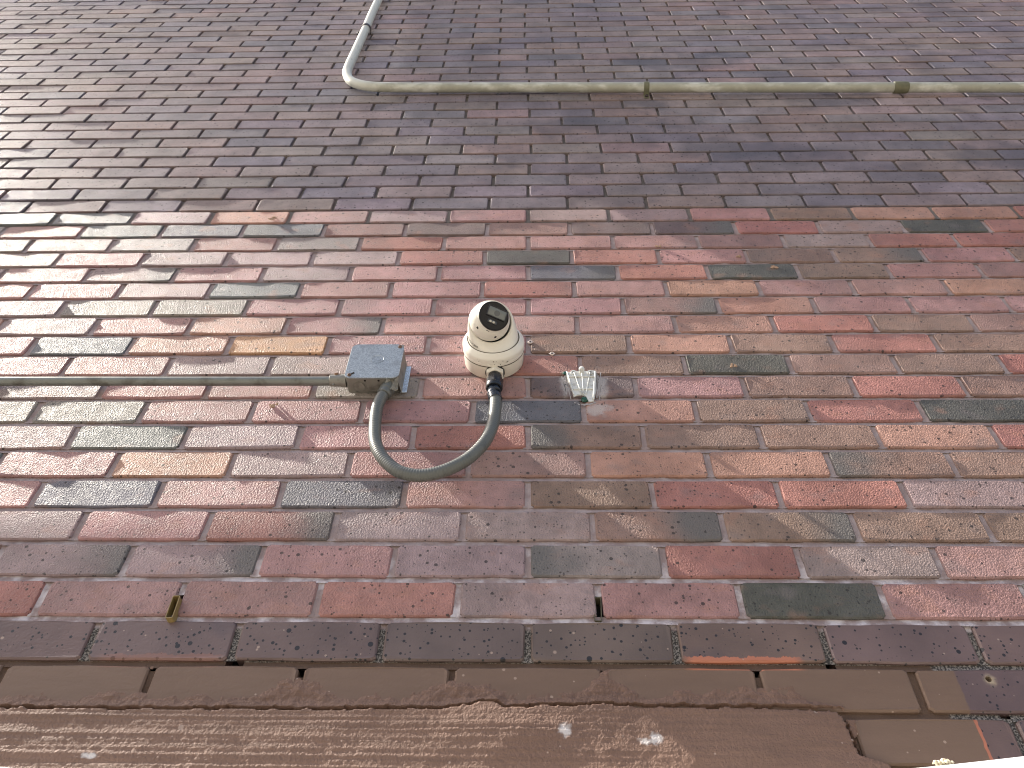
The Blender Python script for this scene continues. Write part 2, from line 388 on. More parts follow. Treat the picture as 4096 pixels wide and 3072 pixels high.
# one letter per brick from the left; '>' or '<' after a letter: kiln-darkened towards the right or left end
ROWS = {0: (-7, 'G G M C P M P M M P B C C R'), -1: (-6.5, 'P G U U< W D W D D> R M K R'), -2: (-7, 'S M S P S R P P P W M R R P'),
        -3: (-6.5, 'M P M M M R K R P B B> P B'), -4: (-6, 'P M> P M P P U> R K B P W'), -5: (-6.5, 'P P M G P P R P C P P C'),
        -6: (-6, 'M S S P P P P W> C P P P'), -7: (-5.5, 'M P C P> P P P C R B W'), -8: (-6, 'P G C O P P B C B R B'),
        -9: (-5.5, 'P P M M P R B K B B R'), -10: (-5, 'M P P S P D P B R B'), -11: (-5.5, 'S S P P P U C B R K'),
        -12: (-5, 'M G M P R B< B B C R'), -13: (-4.5, 'P C M P W C C B< B'), -14: (-5, 'P U P U P B R R M'),
        -15: (-4.5, 'M P R> M M B> B> B B'), -16: (-4, 'M> M> P M S< R M P'), -17: (-4.5, 'R P P R M P K P')}
def jitter(c, a=.07):
    k = 1 + rnd.uniform(-a, a); return tuple(max(.01, x * k * (1 + rnd.uniform(-a * .5, a * .5))) for x in c)
def upper_colour():
    b = rnd.choice([(.216, .178, .184), (.204, .174, .190), (.228, .184, .184), (.192, .164, .178), (.222, .182, .178), (.236, .180, .174), (.178, .158, .180)])
    return jitter(b, .07)
XMIN, XMAX, JMAX, JMIN = -3.5, 3.2, 50, -24
drift = {j: .0 for j in range(JMIN, JMAX + 1)}
for j in range(1, JMAX + 1): drift[j] = float(np.interp(j, [0, 6, 14, 21, 37], [0, .009, .0, -.012, -.016])) + rnd.uniform(-.004, .004)
bricks = []                                           # (row, left column, colour, alpha)
for j in range(JMIN, JMAX + 1):
    half = 0.0 if j % 2 == 0 else .5
    cells = {}
    if j in ROWS:
        a, t = ROWS[j]
        for k, tok in enumerate(t.split()): cells[a + k] = tok
    c0 = math.floor(XMIN / W) + half
    while c0 * W < XMAX:
        if j > 0: col, al = upper_colour(), .5
        elif j <= -18: col, al = jitter((.150, .098, .086), .12), .5
        else:
            tok = cells.get(c0) or rnd.choice('P P P M M R B S C G'.split())
            col = jitter(PAL[tok[0]]); al = {'': .5, '>': .95, '<': .05}[tok[1:]]
            if len(tok) == 1 and rnd.random() < .25: al = .5 + rnd.choice((-1, 1)) * rnd.uniform(.06, .16)
        bricks.append((j, c0, col, al)); c0 += 1

M3 = np.array([[r2.x, r2.y, r2.z], [-u2.x, -u2.y, -u2.z], [fw.x, fw.y, fw.z]])
def pix(x, z):
    v = M3 @ (np.array([x, 0, z]) - np.array([.00479, -.97959, -1.81707])); return (.5 + 3225 * v[0] / v[2] / 4096, .5 + 3225 * v[1] / v[2] / 3072)
near_b, far_b = [], []
for b in bricks:
    xc = (b[1] + .5) * W + drift[b[0]]; zc = b[0] * CH + BH / 2
    corners = [pix(xc + sx * BL / 2, zc + sz * BH / 2) for sx in (-1, 1) for sz in (-1, 1)]
    vis = max(c[0] for c in corners) > 0.003 and min(c[0] for c in corners) < .997 and max(c[1] for c in corners) > 0 and min(c[1] for c in corners) < 1
    (near_b if vis else far_b).append((*b, xc, zc))
near_b.sort(key=lambda q: q[0])                        # the lowest courses show largest
COATED = lambda j, xc: (j == -20 and xc < .36) or j < -20 
hole_brick = None
count = 0; extra = []
for q in near_b:
    j, c0, col, al, xc, zc = q
    if COATED(j, xc): continue
    if count >= 298: extra.append(q); continue
    count += 1
    me = rnd.choice(LOWS if j <= -18 else (UPPER if j > 0 else PINKS))
    o = link('brick', me, None, wall); o.color = (*col, al)
    ins = inset(zc); sl = (inset(zc - BH / 2) - inset(zc + BH / 2)) / BH
    o.location = P(xc, -ins + rnd.uniform(-.0006, .0006), zc)
    o.rotation_euler = (sl + rnd.gauss(0, .0034), rnd.gauss(0, .0035), rnd.gauss(0, .0026))
    if j == -19 and abs(xc - .61) < .1: hole_brick = o
far_b += extra
# ---- the more distant courses: one mesh
def far_mesh(name, rows, mat):
    V, F, C, U = [], [], [], []
    for j, c0, col, al, xc, zc in rows:
        L, H = (BL + .0015, BH + .0012) if j > 0 else (BL, BH)
        tx, tz = rnd.gauss(0, .0025), rnd.gauss(0, .0035); dy = rnd.uniform(-.0009, .0009) + inset(zc); b0 = len(V)
        jt = [(rnd.uniform(-.001, .001), rnd.uniform(-.001, .001)) for _ in range(4)]
        for d, e in ((0, .0018), (.0022, 0), (.035, 0)):
            for (sx, sz), (jx, jz) in zip(((-1, -1), (1, -1), (1, 1), (-1, 1)), jt):
                x = sx * (L / 2 - e) + jx; z = sz * (H / 2 - e) + jz
                V.append(tuple(P(xc + x, -(dy + d + x * tx + z * tz), zc + z))); C.append((*col, al)); U.append((x / L + .5, z / H + .5))
        F.append((b0, b0 + 1, b0 + 2, b0 + 3))
        for r0 in (0, 4):
            for k in range(4): F.append((b0 + r0 + (k + 1) % 4, b0 + r0 + k, b0 + r0 + 4 + k, b0 + r0 + 4 + (k + 1) % 4))
    me = bpy.data.meshes.new(name); me.from_pydata(V, [], F); me.update()
    ca = me.color_attributes.new('body', 'FLOAT_COLOR', 'POINT'); ca.data.foreach_set('color', np.array(C, dtype=np.float32).ravel())
    uv = me.uv_layers.new(name='UVMap')
    li = np.zeros(len(me.loops), dtype=np.int32); me.loops.foreach_get('vertex_index', li)
    uv.data.foreach_set('uv', np.array(U, dtype=np.float32)[li].ravel())
    o = link(name, me, mat, wall); o['kind'] = 'stuff'; return o
fb = far_mesh('distant_bricks', [q for q in far_b if q[0] > -18], MAT['brick_far'])

# ---- mortar: weathered bed joints, head joints, leaving the weep holes open
GAPS = [(-.4019, -18, .0085), (.4068, -18, .0085), (.605, -19, .010)]              # open weep holes in bed joints: x, row above, half width
TOPGAP = [(-.3055, -19, .014), (.1016, -19, .014), (.3048, -19, .010), (-.508, -19, .006)]   # open tops of head joints
def mortar_mesh():
    V, F = [], []
    xs = np.arange(XMIN, XMAX, .0125)
    for j in range(JMIN, JMAX + 2):
        zt = j * CH + .0025; zb = (j - 1) * CH + BH - .0025
        old = j > 0; low = j <= -18
        d0, d1, d2 = (.010, .0085, .0065) if old else ((.0062, .0052, .0030) if low else (.0052, .0036, .0014))
        zz = [zt, zt - .0035, zt - .0085, zb]; dd = [d0, d0, d1, d2]
        n1 = fbm(xs * 40, xs * 0 + j * 3.7, 3, 5) - .5; n2 = fbm(xs * 55, xs * 0 + j * 1.3 + 50, 3, 9) - .5
        b0 = len(V)
        for i, x in enumerate(xs):
            for k in range(4):
                V.append(tuple(P(x, -(dd[k] + inset(zz[k]) + (n1[i] if k < 2 else n2[i]) * .0030), zz[k] + (n2[i] * .0012 if 0 < k < 3 else 0))))
        for i in range(len(xs) - 1):
            if any(jj == j and abs(xs[i] + .00625 - gx) < hw for gx, jj, hw in GAPS): continue
            for k in range(3):
                a = b0 + i * 4 + k; F.append((a, a + 1, a + 5, a + 4))
    for j in range(JMIN, JMAX + 1):                                                # head joints
        half = 0.0 if j % 2 == 0 else .5; old = j > 0; low = j <= -18
        c0 = math.floor(XMIN / W) + half
        while c0 * W < XMAX:
            x = c0 * W + drift[j]; z0, z1 = j * CH + .0004, j * CH + BH + .003
            for gx, jj, hh in TOPGAP:
                if jj == j and abs(gx - x) < .03: z1 = j * CH + BH - hh
            for gx, jj in ((-.508, -17), (.1016, -17)):                            # weep vents stand in these joints
                if jj == j and abs(gx - x) < .03: z0 = j * CH + .036
            dep = .0066 if old else (.0048 if low else .0030); b0 = len(V); nz = 6
            for k in range(nz + 1):
                z = z0 + (z1 - z0) * k / nz
                for dx, e in ((-.0085, .0), (0, .0012), (.0085, 0)):
                    V.append(tuple(P(x + dx, -(dep + inset(z) + e + rnd.uniform(-.0007, .0007)), z)))
            for k in range(nz):
                for m in range(2):
                    a = b0 + k * 3 + m; F.append((a, a + 1, a + 4, a + 3))
            c0 += 1
    return mesh('mortar', V, F, MAT['mortar'], wall)
mortar_mesh()
mesh('backing', [tuple(P(XMIN, -.034, JMIN * CH)), tuple(P(XMAX, -.034, JMIN * CH)), tuple(P(XMAX, -.034, JMAX * CH)), tuple(P(XMIN, -.034, JMAX * CH))], [(0, 1, 2, 3)], MAT['cavity'], wall)
mesh('upper_wall', [tuple(P(XMIN - 6, .0, JMAX * CH + CH)), tuple(P(XMAX + 6, .0, JMAX * CH + CH)), tuple(P(XMAX + 6, .0, JMAX * CH + 3)), tuple(P(XMIN - 6, .0, JMAX * CH + 3))], [(0, 1, 2, 3)], MAT['mortar'], wall)

# ---- painted cement coat over the foot of the bricks, with its crack
def coat():
    dx, dz = .0022, .0018
    xs = np.arange(-1.9, .585, dx); zs = np.arange(JMIN * CH, -1.228, dz)
    X, Z = np.meshgrid(xs, zs)
    ck_x = np.array([-2, -.684, -.595, -.455, -.35, -.293, -.177, -.132, -.085, -.058, -.04, -.029, .099, .188, .306, .375, .392, 9])
    ck_z = np.array([-1.2935, -1.2938, -1.2945, -1.2929, -1.2928, -1.2937, -1.2916, -1.2926, -1.289, -1.2812, -1.2812, -1.2885, -1.2849, -1.2869, -1.2868, -1.2849, -1.287, -1.29])
    ck = np.interp(xs, ck_x, ck_z) + (fbm(xs * 60, xs * 0, 4, 3) - .5) * .006
    CK = ck[None, :] + 0 * Z
    # upper smear: ragged top edge, rising over the head joints
    top = .017 + .020 * (fbm(xs * 14, xs * 0 + 7, 5, 11) - .42)
    for px, ph, pw in ((-.3055, .024, .040), (-.1016, .022, .040), (.1016, .026, .032), (-.51, .006, .05), (.22, .006, .08), (.36, .012, .07)):
        top = top + ph * np.exp(-((xs - px) / pw) ** 2)
    top = top - .05 * np.clip((xs - .345) / .06, 0, 1)
    TOPZ = CK + top[None, :]
    lump = fbm(X * 75, Z * 95, 4, 21); fine = fbm(X * 260, Z * 330, 3, 31)
    smear = .0024 * np.clip((TOPZ - Z) / .010, -1, 1) + .0052 * (lump - .45) + .0022 * (fine - .5) - .0004 + .0065 * np.clip((.014 - (Z - CK)) / .014, 0, 1)
    # lower coat: long horizontal brush drags
    drag = fbm(X * 1.3, Z * 300, 4, 41); dm = np.clip(1.2 - np.abs(X + .45) / .75, .25, 1)
    body = .0128 + .055 * np.clip(-1.288 - Z, 0, .12) + .0020 * (fbm(X * 5, Z * 12, 3, 51) - .5) + .0030 * (drag - .5) * dm + .0011 * (fine - .5) + .0016 * (lump - .5) * (.25 + .9 * np.clip((X + .15) / .3, 0, 1))
    body += .006 * np.exp(-((X + .02) / .07) ** 2 - ((Z + 1.325) / .035) ** 2) + .0030 * (fbm(X * 14, Z * 20, 2, 61) - .5)
    # right end: second crack running down, thinner coat beyond
    dcx = np.interp(zs, [-1.60, -1.3575, -1.3462, -1.3277, -1.2987, -1.285, -1.2], [.47, .4356, .4064, .4031, .4011, .392, .385]) + (fbm(zs * 90, zs * 0 + 3, 3, 71) - .5) * .006
    DC = dcx[:, None] + 0 * X
    right = X > DC
    body = np.where(right, -.0050 + .0040 * (fbm(X * 12, Z * 30, 4, 81) - .45) + .0035 * np.clip((.455 - X) / .05, -1, 1), body)
    body = np.where(right, body, body - .0085 * np.clip((X - (DC - .14)) / .14, 0, 1) ** 1.5)
    joint_r = np.clip((Z - (-20 * CH + BH - .001)) / .002, 0, 1)
    body = np.where(right, body - joint_r * .02, body)
    low_plain = np.clip((-1.40 - Z) / .02, 0, 1); body = np.where(right, body + low_plain * .012, body)
    up_ = Z > CK
    h = np.where(up_, smear, body)
    h = np.where(up_ & (X > .405), -.02, h)
    gap = np.clip(1 - np.abs(Z - CK) / (.0020 + .0022 * fbm(X * 50, Z * 0, 2, 91)), 0, 1) ** .5 * (X < .40)
    gap2 = np.clip(1 - np.abs(X - DC) / .0022, 0, 1) ** .5 * (Z < CK)
    h = h - .026 * np.maximum(gap, gap2)
    ins = np.interp(zs, [-2, -18.9 * CH, -18 * CH], [.0058, .0058, .0052])[:, None]
    Y = ins - h
    ny, nx = X.shape
    co = np.stack([X, Y, Z + Z0], -1).reshape(-1, 3)
    idx = np.arange(ny * nx).reshape(ny, nx)
    keep = (np.maximum.reduce([h[:-1, :-1], h[1:, :-1], h[:-1, 1:], h[1:, 1:]]) > -.0012) | ((gap[:-1, :-1] + gap2[:-1, :-1]) > 0) 
    q = np.stack([idx[:-1, :-1], idx[:-1, 1:], idx[1:, 1:], idx[1:, :-1]], -1)[keep]
    me = bpy.data.meshes.new('cement_coat'); me.vertices.add(len(co)); me.vertices.foreach_set('co', co.ravel().astype(np.float32))
    me.loops.add(q.size); me.loops.foreach_set('vertex_index', q.ravel().astype(np.int32))
    me.polygons.add(len(q)); me.polygons.foreach_set('loop_start', np.arange(0, q.size, 4, dtype=np.int32))
    me.update(calc_edges=True); me.validate(); me.shade_smooth()
    o = link('cement_coat', me, MAT['coat'], wall); o['label'] = 'brown painted cement coat with a long jagged crack'
coat()
zl = JMIN * CH
mesh('lower_wall', [tuple(P(-9, -.014, zl)), tuple(P(9, -.014, zl)), (9, .014, 0), (-9, .014, 0)], [(3, 2, 1, 0)], MAT['coat'], wall)
# base-course bricks beyond the frame: one mesh
lowfar = far_mesh('outlying_bricks', [q for q in far_b if q[0] <= -18 and not (q[0] <= -20 and q[4] < .45)], MAT['low'])
lowfar.color = (.150, .098, .086, .5)
# ---- drilled hole cut into one base-course brick
def drill(o, x, z, r):
    me = o.data.copy(); o.data = me; bm = bmesh.new(); bm.from_mesh(me); uvl = bm.loops.layers.uv.active
    f = max(bm.faces, key=lambda q: len(q.verts)); edges = list(f.edges); bm.faces.remove(f)
    c = o.matrix_basis.inverted() @ P(x, -inset(z), z); rr = random.Random(5); n = 14
    ring = [bm.verts.new((c.x + r * rr.uniform(.88, 1.12) * math.cos(2 * math.pi * k / n), 0, c.z + r * rr.uniform(.88, 1.12) * math.sin(2 * math.pi * k / n))) for k in range(n)]
    ce = [bm.edges.new((ring[k], ring[(k + 1) % n])) for k in range(n)]
    bmesh.ops.triangle_fill(bm, use_beauty=True, use_dissolve=False, edges=edges + ce)
    back = [bm.verts.new((v.co.x, .022, v.co.z)) for v in ring]
    for k in range(n): bm.faces.new((ring[k], ring[(k + 1) % n], back[(k + 1) % n], back[k]))
    bm.faces.new(back); bmesh.ops.recalc_face_normals(bm, faces=bm.faces); bm.to_mesh(me); bm.free()
if hole_brick: drill(hole_brick, .6042, -1.2423, .0042)
#@@OBJECTS
# ------------------------------------------------------------------ security camera
CX, CZ = -.0670, -.5695
def security_camera():
    root = empty('security_camera', P(CX, 0, CZ)); inv = -P(CX, 0, CZ)
    tag(root, 'white turret security camera with black glossy front on a round base', 'camera')
    A = Vector((0, -1, 0)); O0 = Vector((0, 0, 0))
    def lp(x, d, z): return Vector((x, -d, z))
    bm = bmesh.new(); lathe(bm, O0, A, [(.0560, .0), (.0575, .002), (.0585, .0285), (.0575, .0295), (.054, .0297)], 72, True, True)
    from_bm('back_box', bm, MAT['whitebase'], root, True, None, 40)
    bm = bmesh.new(); lathe(bm, O0, A, [(.053, .0290), (.053, .0312), (.0575, .0312), (.0590, .0322), (.0594, .0372), (.0588, .0376), (.0588, .0381), (.0594, .0385), (.0597, .0450), (.0594, .0480), (.0578, .0508), (.0538, .0550), (.0520, .0572), (.0505, .0578), (.049, .0570), (.049, .05)], 72, True, True)
    from_bm('mounting_ring', bm, MAT['white'], root, True, None, 35)
    for rr_, dd_ in ((.0590, .0305), (.0506, .0576)):
        bm = bmesh.new(); lathe(bm, O0, A, [(rr_ - .002, dd_ - .0003), (rr_, dd_ - .0003), (rr_, dd_ + .0003), (rr_ - .002, dd_ + .0003)], 72, False, False)
        from_bm('seam_shade', bm, MAT['grime_shade'], root, True, None, 40)  # thin dark rings put in for the shade in the two grooves
    # swivel shroud: lofted from the ring to the slanted opening
    m = Vector((.17, -.70, -.69)).normalized(); r_, u_, m = frame(m)
    OC = lp(-.003, .0960, -.002); RO = .0432
    def S(th, t):
        """point on the shroud: th around (0 = right, 90 deg = up), t from ring (0) to opening (1)"""
        a = Vector((math.cos(th) * .0485, -.0565, math.sin(th) * .0485))
        b = OC + r_ * math.cos(th) * RO + u_ * math.sin(th) * RO
        p = a.lerp(b, t); bul = math.sin(t * math.pi) * .0012 * (1.0 + .8 * math.sin(th)); rad = Vector((math.cos(th), 0, math.sin(th)))
        return p + rad * bul
    seg = 72; bm = bmesh.new(); rings = []
    for t in [0, .1, .25, .4, .55, .7, .82, .92, .97, 1.0]:
        sh = 0 if t < .95 else (.0006 if t < .99 else .0018)
        rings.append([bm.verts.new(S(2 * math.pi * k / seg, t) - (r_ * math.cos(2 * math.pi * k / seg) + u_ * math.sin(2 * math.pi * k / seg)) * sh) for k in range(seg)])
    for rr, dd in ((RO - .0036, -.0006), (RO - .0044, -.003), (RO - .0050, -.016)):
        rings.append([bm.verts.new(OC + m * dd + (r_ * math.cos(2 * math.pi * k / seg) + u_ * math.sin(2 * math.pi * k / seg)) * rr) for k in range(seg)])
    for a, b in zip(rings, rings[1:]):
        for k in range(seg): bm.faces.new((a[k], a[(k + 1) % seg], b[(k + 1) % seg], b[k]))
    from_bm('shroud', bm, MAT['white'], root, True, None, 50)
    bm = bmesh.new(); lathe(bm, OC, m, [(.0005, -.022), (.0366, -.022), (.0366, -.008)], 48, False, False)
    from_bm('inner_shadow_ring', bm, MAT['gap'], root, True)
    # eyeball with flat front
    n = Vector((.33, -.785, -.54)).normalized(); fr, fu, n = frame(n, R(-5))
    BC = OC + m * .002 + Vector((-.0030, 0, .0015)); RB, FD = .0382, .0262
    prof = []
    for k in range(19):
        a = math.pi - k / 18 * (math.pi - math.acos(FD / RB)); prof.append((max(.0004, RB * math.sin(a)), RB * math.cos(a)))
    bm = bmesh.new(); lathe(bm, BC, n, prof + [(.0278, FD + .0006)], 64, False, True)
    ball = from_bm('eyeball', bm, MAT['white'], root, True, None, 40)
    F = BC + n * FD
    bm = bmesh.new(); lathe(bm, F, n, [(.0280, -.001), (.0289, .0008), (.0289, .0030), (.0283, .0040), (.0274, .0043), (.0267, .0036)], 64, False, True)
    face = from_bm('front_glass', bm, MAT['glass'], root, True, None, 30)
    def rect(name, cx, cy, w, h, d, t, mat, par, bev=.0012):
        bm = bmesh.new(); rbox(bm, F + fr * cx + fu * cy + n * d, (fr, fu, n), (w, h, t), bev, 2); return from_bm(name, bm, mat, par, True, None, 40)
    def rim(name, cx, cy, w, h, d, e, t, mat, par):
        bm = bmesh.new()
        for sx, sy, ww, hh in ((0, h / 2, w + e, e), (0, -h / 2, w + e, e), (-w / 2, 0, e, h - e), (w / 2, 0, e, h - e)):
            rbox(bm, F + fr * (cx + sx) + fu * (cy + sy) + n * d, (fr, fu, n), (ww, hh, t), .0004, 1)
        return from_bm(name, bm, mat, par)
    rim('window_frame', .0038, .0072, .0365, .0198, .0046, .0018, .0022, MAT['black'], face)
    rect('lens_window', .0038, .0072, .0345, .0178, .0040, .0012, MAT['window'], face, .0004)
    bm = bmesh.new(); lathe(bm, F + fr * .0038 + fu * .0066 + n * .0046, n, [(.0056, -.0004), (.0056, .0003), (.0050, .0004), (.0030, .0001), (.0004, .0004)], 28, False, True)
    from_bm('lens', bm, MAT['lensg'], face, True)
    rim('lamp_frame', .0005, -.0125, .0180, .0070, .0042, .0010, .0014, MAT['black'], face)
    rect('lamp_window', .0005, -.0125, .0168, .0060, .0039, .0008, MAT['ledw'], face, .0003)
    for sx in (-.0035, .0028):
        bm = bmesh.new(); lathe(bm, F + fr * (.0005 + sx) + fu * -.0125 + n * .0044, n, [(.0025, -.0004), (.0025, .0003), (.0013, -.0001), (.0011, .0006), (.0003, .0008)], 18, False, True)
        from_bm('lamp', bm, MAT['led'], face, True)
    # embossed latch plate and slots on the underside of the eyeball
    def onball(az, el, off=0.0):                       # az around n from -fu, el angle from n
        d = (-fu * math.cos(az) + fr * math.sin(az)); return BC + (n * math.cos(el) + d * math.sin(el)) * (RB + off)
    V, Fc = [], []; na, ne = 14, 5
    for off in (.0, .0007):
        for a in range(na + 1):
            for e in range(ne + 1): V.append(onball(R(-33 + 62 * a / na), R(58 + 24 * e / ne), off))
    st = (na + 1) * (ne + 1)
    for a in range(na):
        for e in range(ne):
            q = a * (ne + 1) + e; Fc.append((st + q, st + q + 1, st + q + ne + 2, st + q + ne + 1))
    for a in range(na):
        q = a * (ne + 1); Fc.append((q, q + ne + 1, st + q + ne + 1, st + q)); q += ne; Fc.append((q, st + q, st + q + ne + 1, q + ne + 1))
    for e in range(ne):
        q = e; Fc.append((q, st + q, st + q + 1, q + 1)); q = na * (ne + 1) + e; Fc.append((q, q + 1, st + q + 1, st + q))
    mesh('latch_plate', V, Fc, MAT['white'], ball)
    for az, el, w, h in ((-34, 66, .0042, .0040), (30, 70, .0042, .0046), (-2, 52, .0062, .0007)):
        c = onball(R(az), R(el), .0003); nn = (c - BC).normalized(); a_, b_, nn = frame(nn, 0, n)
        bm = bmesh.new(); rbox(bm, c, (a_, b_, nn), (w, h, .0016), .0004, 1); from_bm('latch_slot', bm, MAT['gap'], ball)
    # maker's name around the lower left of the shroud
    cu = bpy.data.curves.new('name', 'FONT'); cu.body = 'HIKVISION'; cu.size = 1.0; cu.offset = .012; cu.space_character = 1.06; cu.resolution_u = 3
    to = bpy.data.objects.new('name', cu); COL.objects.link(to); dg = bpy.context.evaluated_depsgraph_get()
    tm = bpy.data.meshes.new_from_object(to.evaluated_get(dg)); bpy.data.objects.remove(to); bpy.data.curves.remove(cu)
    wdt = max(v.co.x for v in tm.vertices); vs = []
    for v in tm.vertices:
        th = R(-121) - (v.co.x / wdt) * R(46); t = .38 - v.co.y * .24
        p = S(th, t); nn = (S(th + .01, t) - S(th - .01, t)).cross(S(th, t + .02) - S(th, t - .02)).normalized()
        if nn.dot(Vector((math.cos(th), -.3, math.sin(th)))) < 0: nn = -nn
        vs.append(p + nn * .0006)
    for v, p in zip(tm.vertices, vs): v.co = p
    tm.materials.clear(); tm.materials.append(MAT['ink']); link('maker_name', tm, None, root)
    # cobweb grime strands hanging on the lower seam
    bm = bmesh.new(); rr = random.Random(4)
    for k in range(9):
        th = R(-90 + rr.uniform(-38, 30)); a = S(th, .02) + Vector((0, -.0005, -.0004))
        b = lp(math.cos(th) * .0600 + rr.uniform(-.004, .004), .047 - rr.uniform(0, .010), math.sin(th) * .0605)
        if k < 3: tube([a, a.lerp(b, .5) + Vector((rr.uniform(-.002, .002), -.0006, 0)), b], .00010, 4, True, bm)
        if rr.random() < .7: bmesh.ops.create_icosphere(bm, subdivisions=1, radius=rr.uniform(.0005, .0011), matrix=Matrix.Translation(b))
    from_bm('cobweb_dirt', bm, MAT['grime_shade'], root)['kind'] = 'stuff'
    # cable entry nut
    gp = Vector((.0040, -.0165, -.0560)); Dn = Vector((0, 0, -1))
    bm = bmesh.new(); lathe(bm, gp, Dn, [(.0185, -.002), (.0185, .0022)], 40); from_bm('entry_recess', bm, MAT['gap'], root, True, None, 40)
    bm = bmesh.new(); lathe(bm, gp, Dn, [(.0150, .0), (.0182, .0016), (.0182, .0095), (.0160, .0112), (.0125, .0112)], 6)
    from_bm('entry_nut', bm, MAT['whitebase'], root)
    return root
security_camera()

# ------------------------------------------------------------------ junction box
BX0, BX1, BZ0, BZ1, BD = -.3405, -.2405, -.6675, -.5665, .0385
def junction_box():
    c = Vector(((BX0 + BX1) / 2, 0, (BZ0 + BZ1) / 2)); root = empty('junction_box', P(c.x, 0, c.z)); w, h = BX1 - BX0, BZ1 - BZ0
    tag(root, 'square galvanised steel junction box with speckled grey cover', 'junction box')
    def L(x, d, z): return Vector((x - c.x, -d, z - c.z))
    def rrect(w, h, r, n=5):
        o = []
        for cx, cz, a0 in ((w / 2 - r, h / 2 - r, 0), (-w / 2 + r, h / 2 - r, 90), (-w / 2 + r, -h / 2 + r, 180), (w / 2 - r, -h / 2 + r, 270)):
            for k in range(n + 1): a = R(a0 + 90 * k / n); o.append((cx + r * math.cos(a), cz + r * math.sin(a)))
        return o
    def prism(name, loops, mat, par, smooth=True, auto=40, cut=None):
        bm = bmesh.new(); rg = [[bm.verts.new((x, -d, z)) for x, z in lp] for lp, d in loops]; n = len(rg[0])
        for a, b in zip(rg, rg[1:]):
            for k in range(n): bm.faces.new((a[k], a[(k + 1) % n], b[(k + 1) % n], b[k]))
        bm.faces.new(rg[0]); bm.faces.new(rg[-1]); return from_bm(name, bm, mat, par, smooth, None, auto)
    prism('box_body', [(rrect(w - .002, h - .002, .009), .0004), (rrect(w, h, .010), .002), (rrect(w, h, .010), BD - .0020)], MAT['boxside'], root)
    cov = rrect(w + .002, h + .002, .012, 6)
    nx = w / 2 + .001; nz = h / 2 + .001                                 # cut corner at the top right where the box ear shows
    cov2 = [p for p in cov if not (p[0] > nx - .0125 and p[1] > nz - .0125)]
    cov2 = [(nx, nz - .0125), (nx - .0075, nz - .0055), (nx - .0125, nz)] + cov2[0:] if True else cov2
    cov2 = sorted(cov2, key=lambda p: math.atan2(p[1], p[0]))
    prism('cover', [(cov2, BD - .0012), (cov2, BD + .0002), ([(x * .992, z * .992) for x, z in cov2], BD + .0008)], MAT['galv'], root, True, 30)
    cover = root.children[-1]
    bm = bmesh.new(); lathe(bm, L(c.x + .004, BD + .0008, c.z + .004), Vector((0, -1, 0)), [(.0122, -.0003), (.0122, .0004), (.0116, .0005), (.0112, .0001), (.0004, .0001)], 40, False, True)
    from_bm('knockout', bm, MAT['galv'], cover, True, None, 25)
    # ear at the top right, screws, keyhole slot
    bm = bmesh.new(); rbox(bm, L(BX1 - .0065, BD - .0005, BZ1 - .0065), XYZ, (.013, .0016, .013), .0006, 1); from_bm('ear', bm, MAT['boxside'], root)
    for x, z in ((BX1 - .0075, BZ1 - .0080), (BX0 + .0085, BZ0 + .0070)):
        bm = bmesh.new(); lathe(bm, L(x, BD + .0002, z), Vector((0, -1, 0)), [(.0034, 0), (.0038, .0012), (.0034, .0026), (.0022, .0030), (.0018, .0016)], 16)
        from_bm('screw', bm, MAT['screw'], root, True, None, 40)
    bm = bmesh.new(); rbox(bm, L(BX0 + .0135, BD + .0008, BZ0 + .0120), frame(Vector((0, -1, 0)), R(35)), (.0080, .0042, .0012), .0005, 2); from_bm('screw_slot', bm, MAT['hole'], cover)
    # knockouts on the underside
    for x, t in ((BX0 + .0255, .0022), (BX0 + .0505, .0004), (BX0 + .0765, .0004)):
        bm = bmesh.new(); lathe(bm, L(x, .0185, BZ0), Vector((0, 0, -1)), [(.0125, -.001), (.0125, .0004), (.0118, .0005), (.0114, .0001), (.0104, .0001), (.0104, t), (.0004, t + .0002)], 32, False, True)
        from_bm('side_knockout', bm, MAT['boxside'], root, True, None, 25)
    for x in (BX0 + .0375, BX0 + .0630):
        bm = bmesh.new(); lathe(bm, L(x, .0315, BZ0), Vector((0, 0, -1)), [(.0021, -.001), (.0021, .0003)], 12); from_bm('tap_hole', bm, MAT['hole'], root)
    # bracket strip at the right side and crumpled foil flap at the lower right corner
    bm = bmesh.new(); rbox(bm, L(BX1 + .0065, .0030, c.z - .012), XYZ, (.0120, .0016, .078), .0004, 1); from_bm('mounting_bracket', bm, MAT['zinc'], root)
    bm = bmesh.new(); rbox(bm, L(BX1 + .0012, .0170, c.z - .010), frame(Vector((1, -.12, 0))), (.028, .086, .0012), .0004, 1); from_bm('side_strap', bm, MAT['boxside'], root)
    V, F = [], []; rr = random.Random(11); nu, nv = 7, 9
    for i in range(nu + 1):
        for k in range(nv + 1):
            u_, v_ = i / nu, k / nv
            x = BX1 - .021 + .021 * u_ - .004 * v_ * (1 - u_); z = BZ0 + .004 - .026 * v_ * (.55 + .45 * math.sin(2.2 * u_ + .5)); d = BD - .003 - .010 * v_ + .0035 * math.sin(9 * u_ + 3 * v_) + rr.uniform(-.0009, .0009)
            V.append(L(x, d, z))
    for i in range(nu):
        for k in range(nv): a = i * (nv + 1) + k; F.append((a, a + 1, a + nv + 2, a + nv + 1))
    o = mesh('crumpled_flap', V, F, MAT['boxside'], root); so = o.modifiers.new('s', 'SOLIDIFY'); so.thickness = .0007
    return root
junction_box()

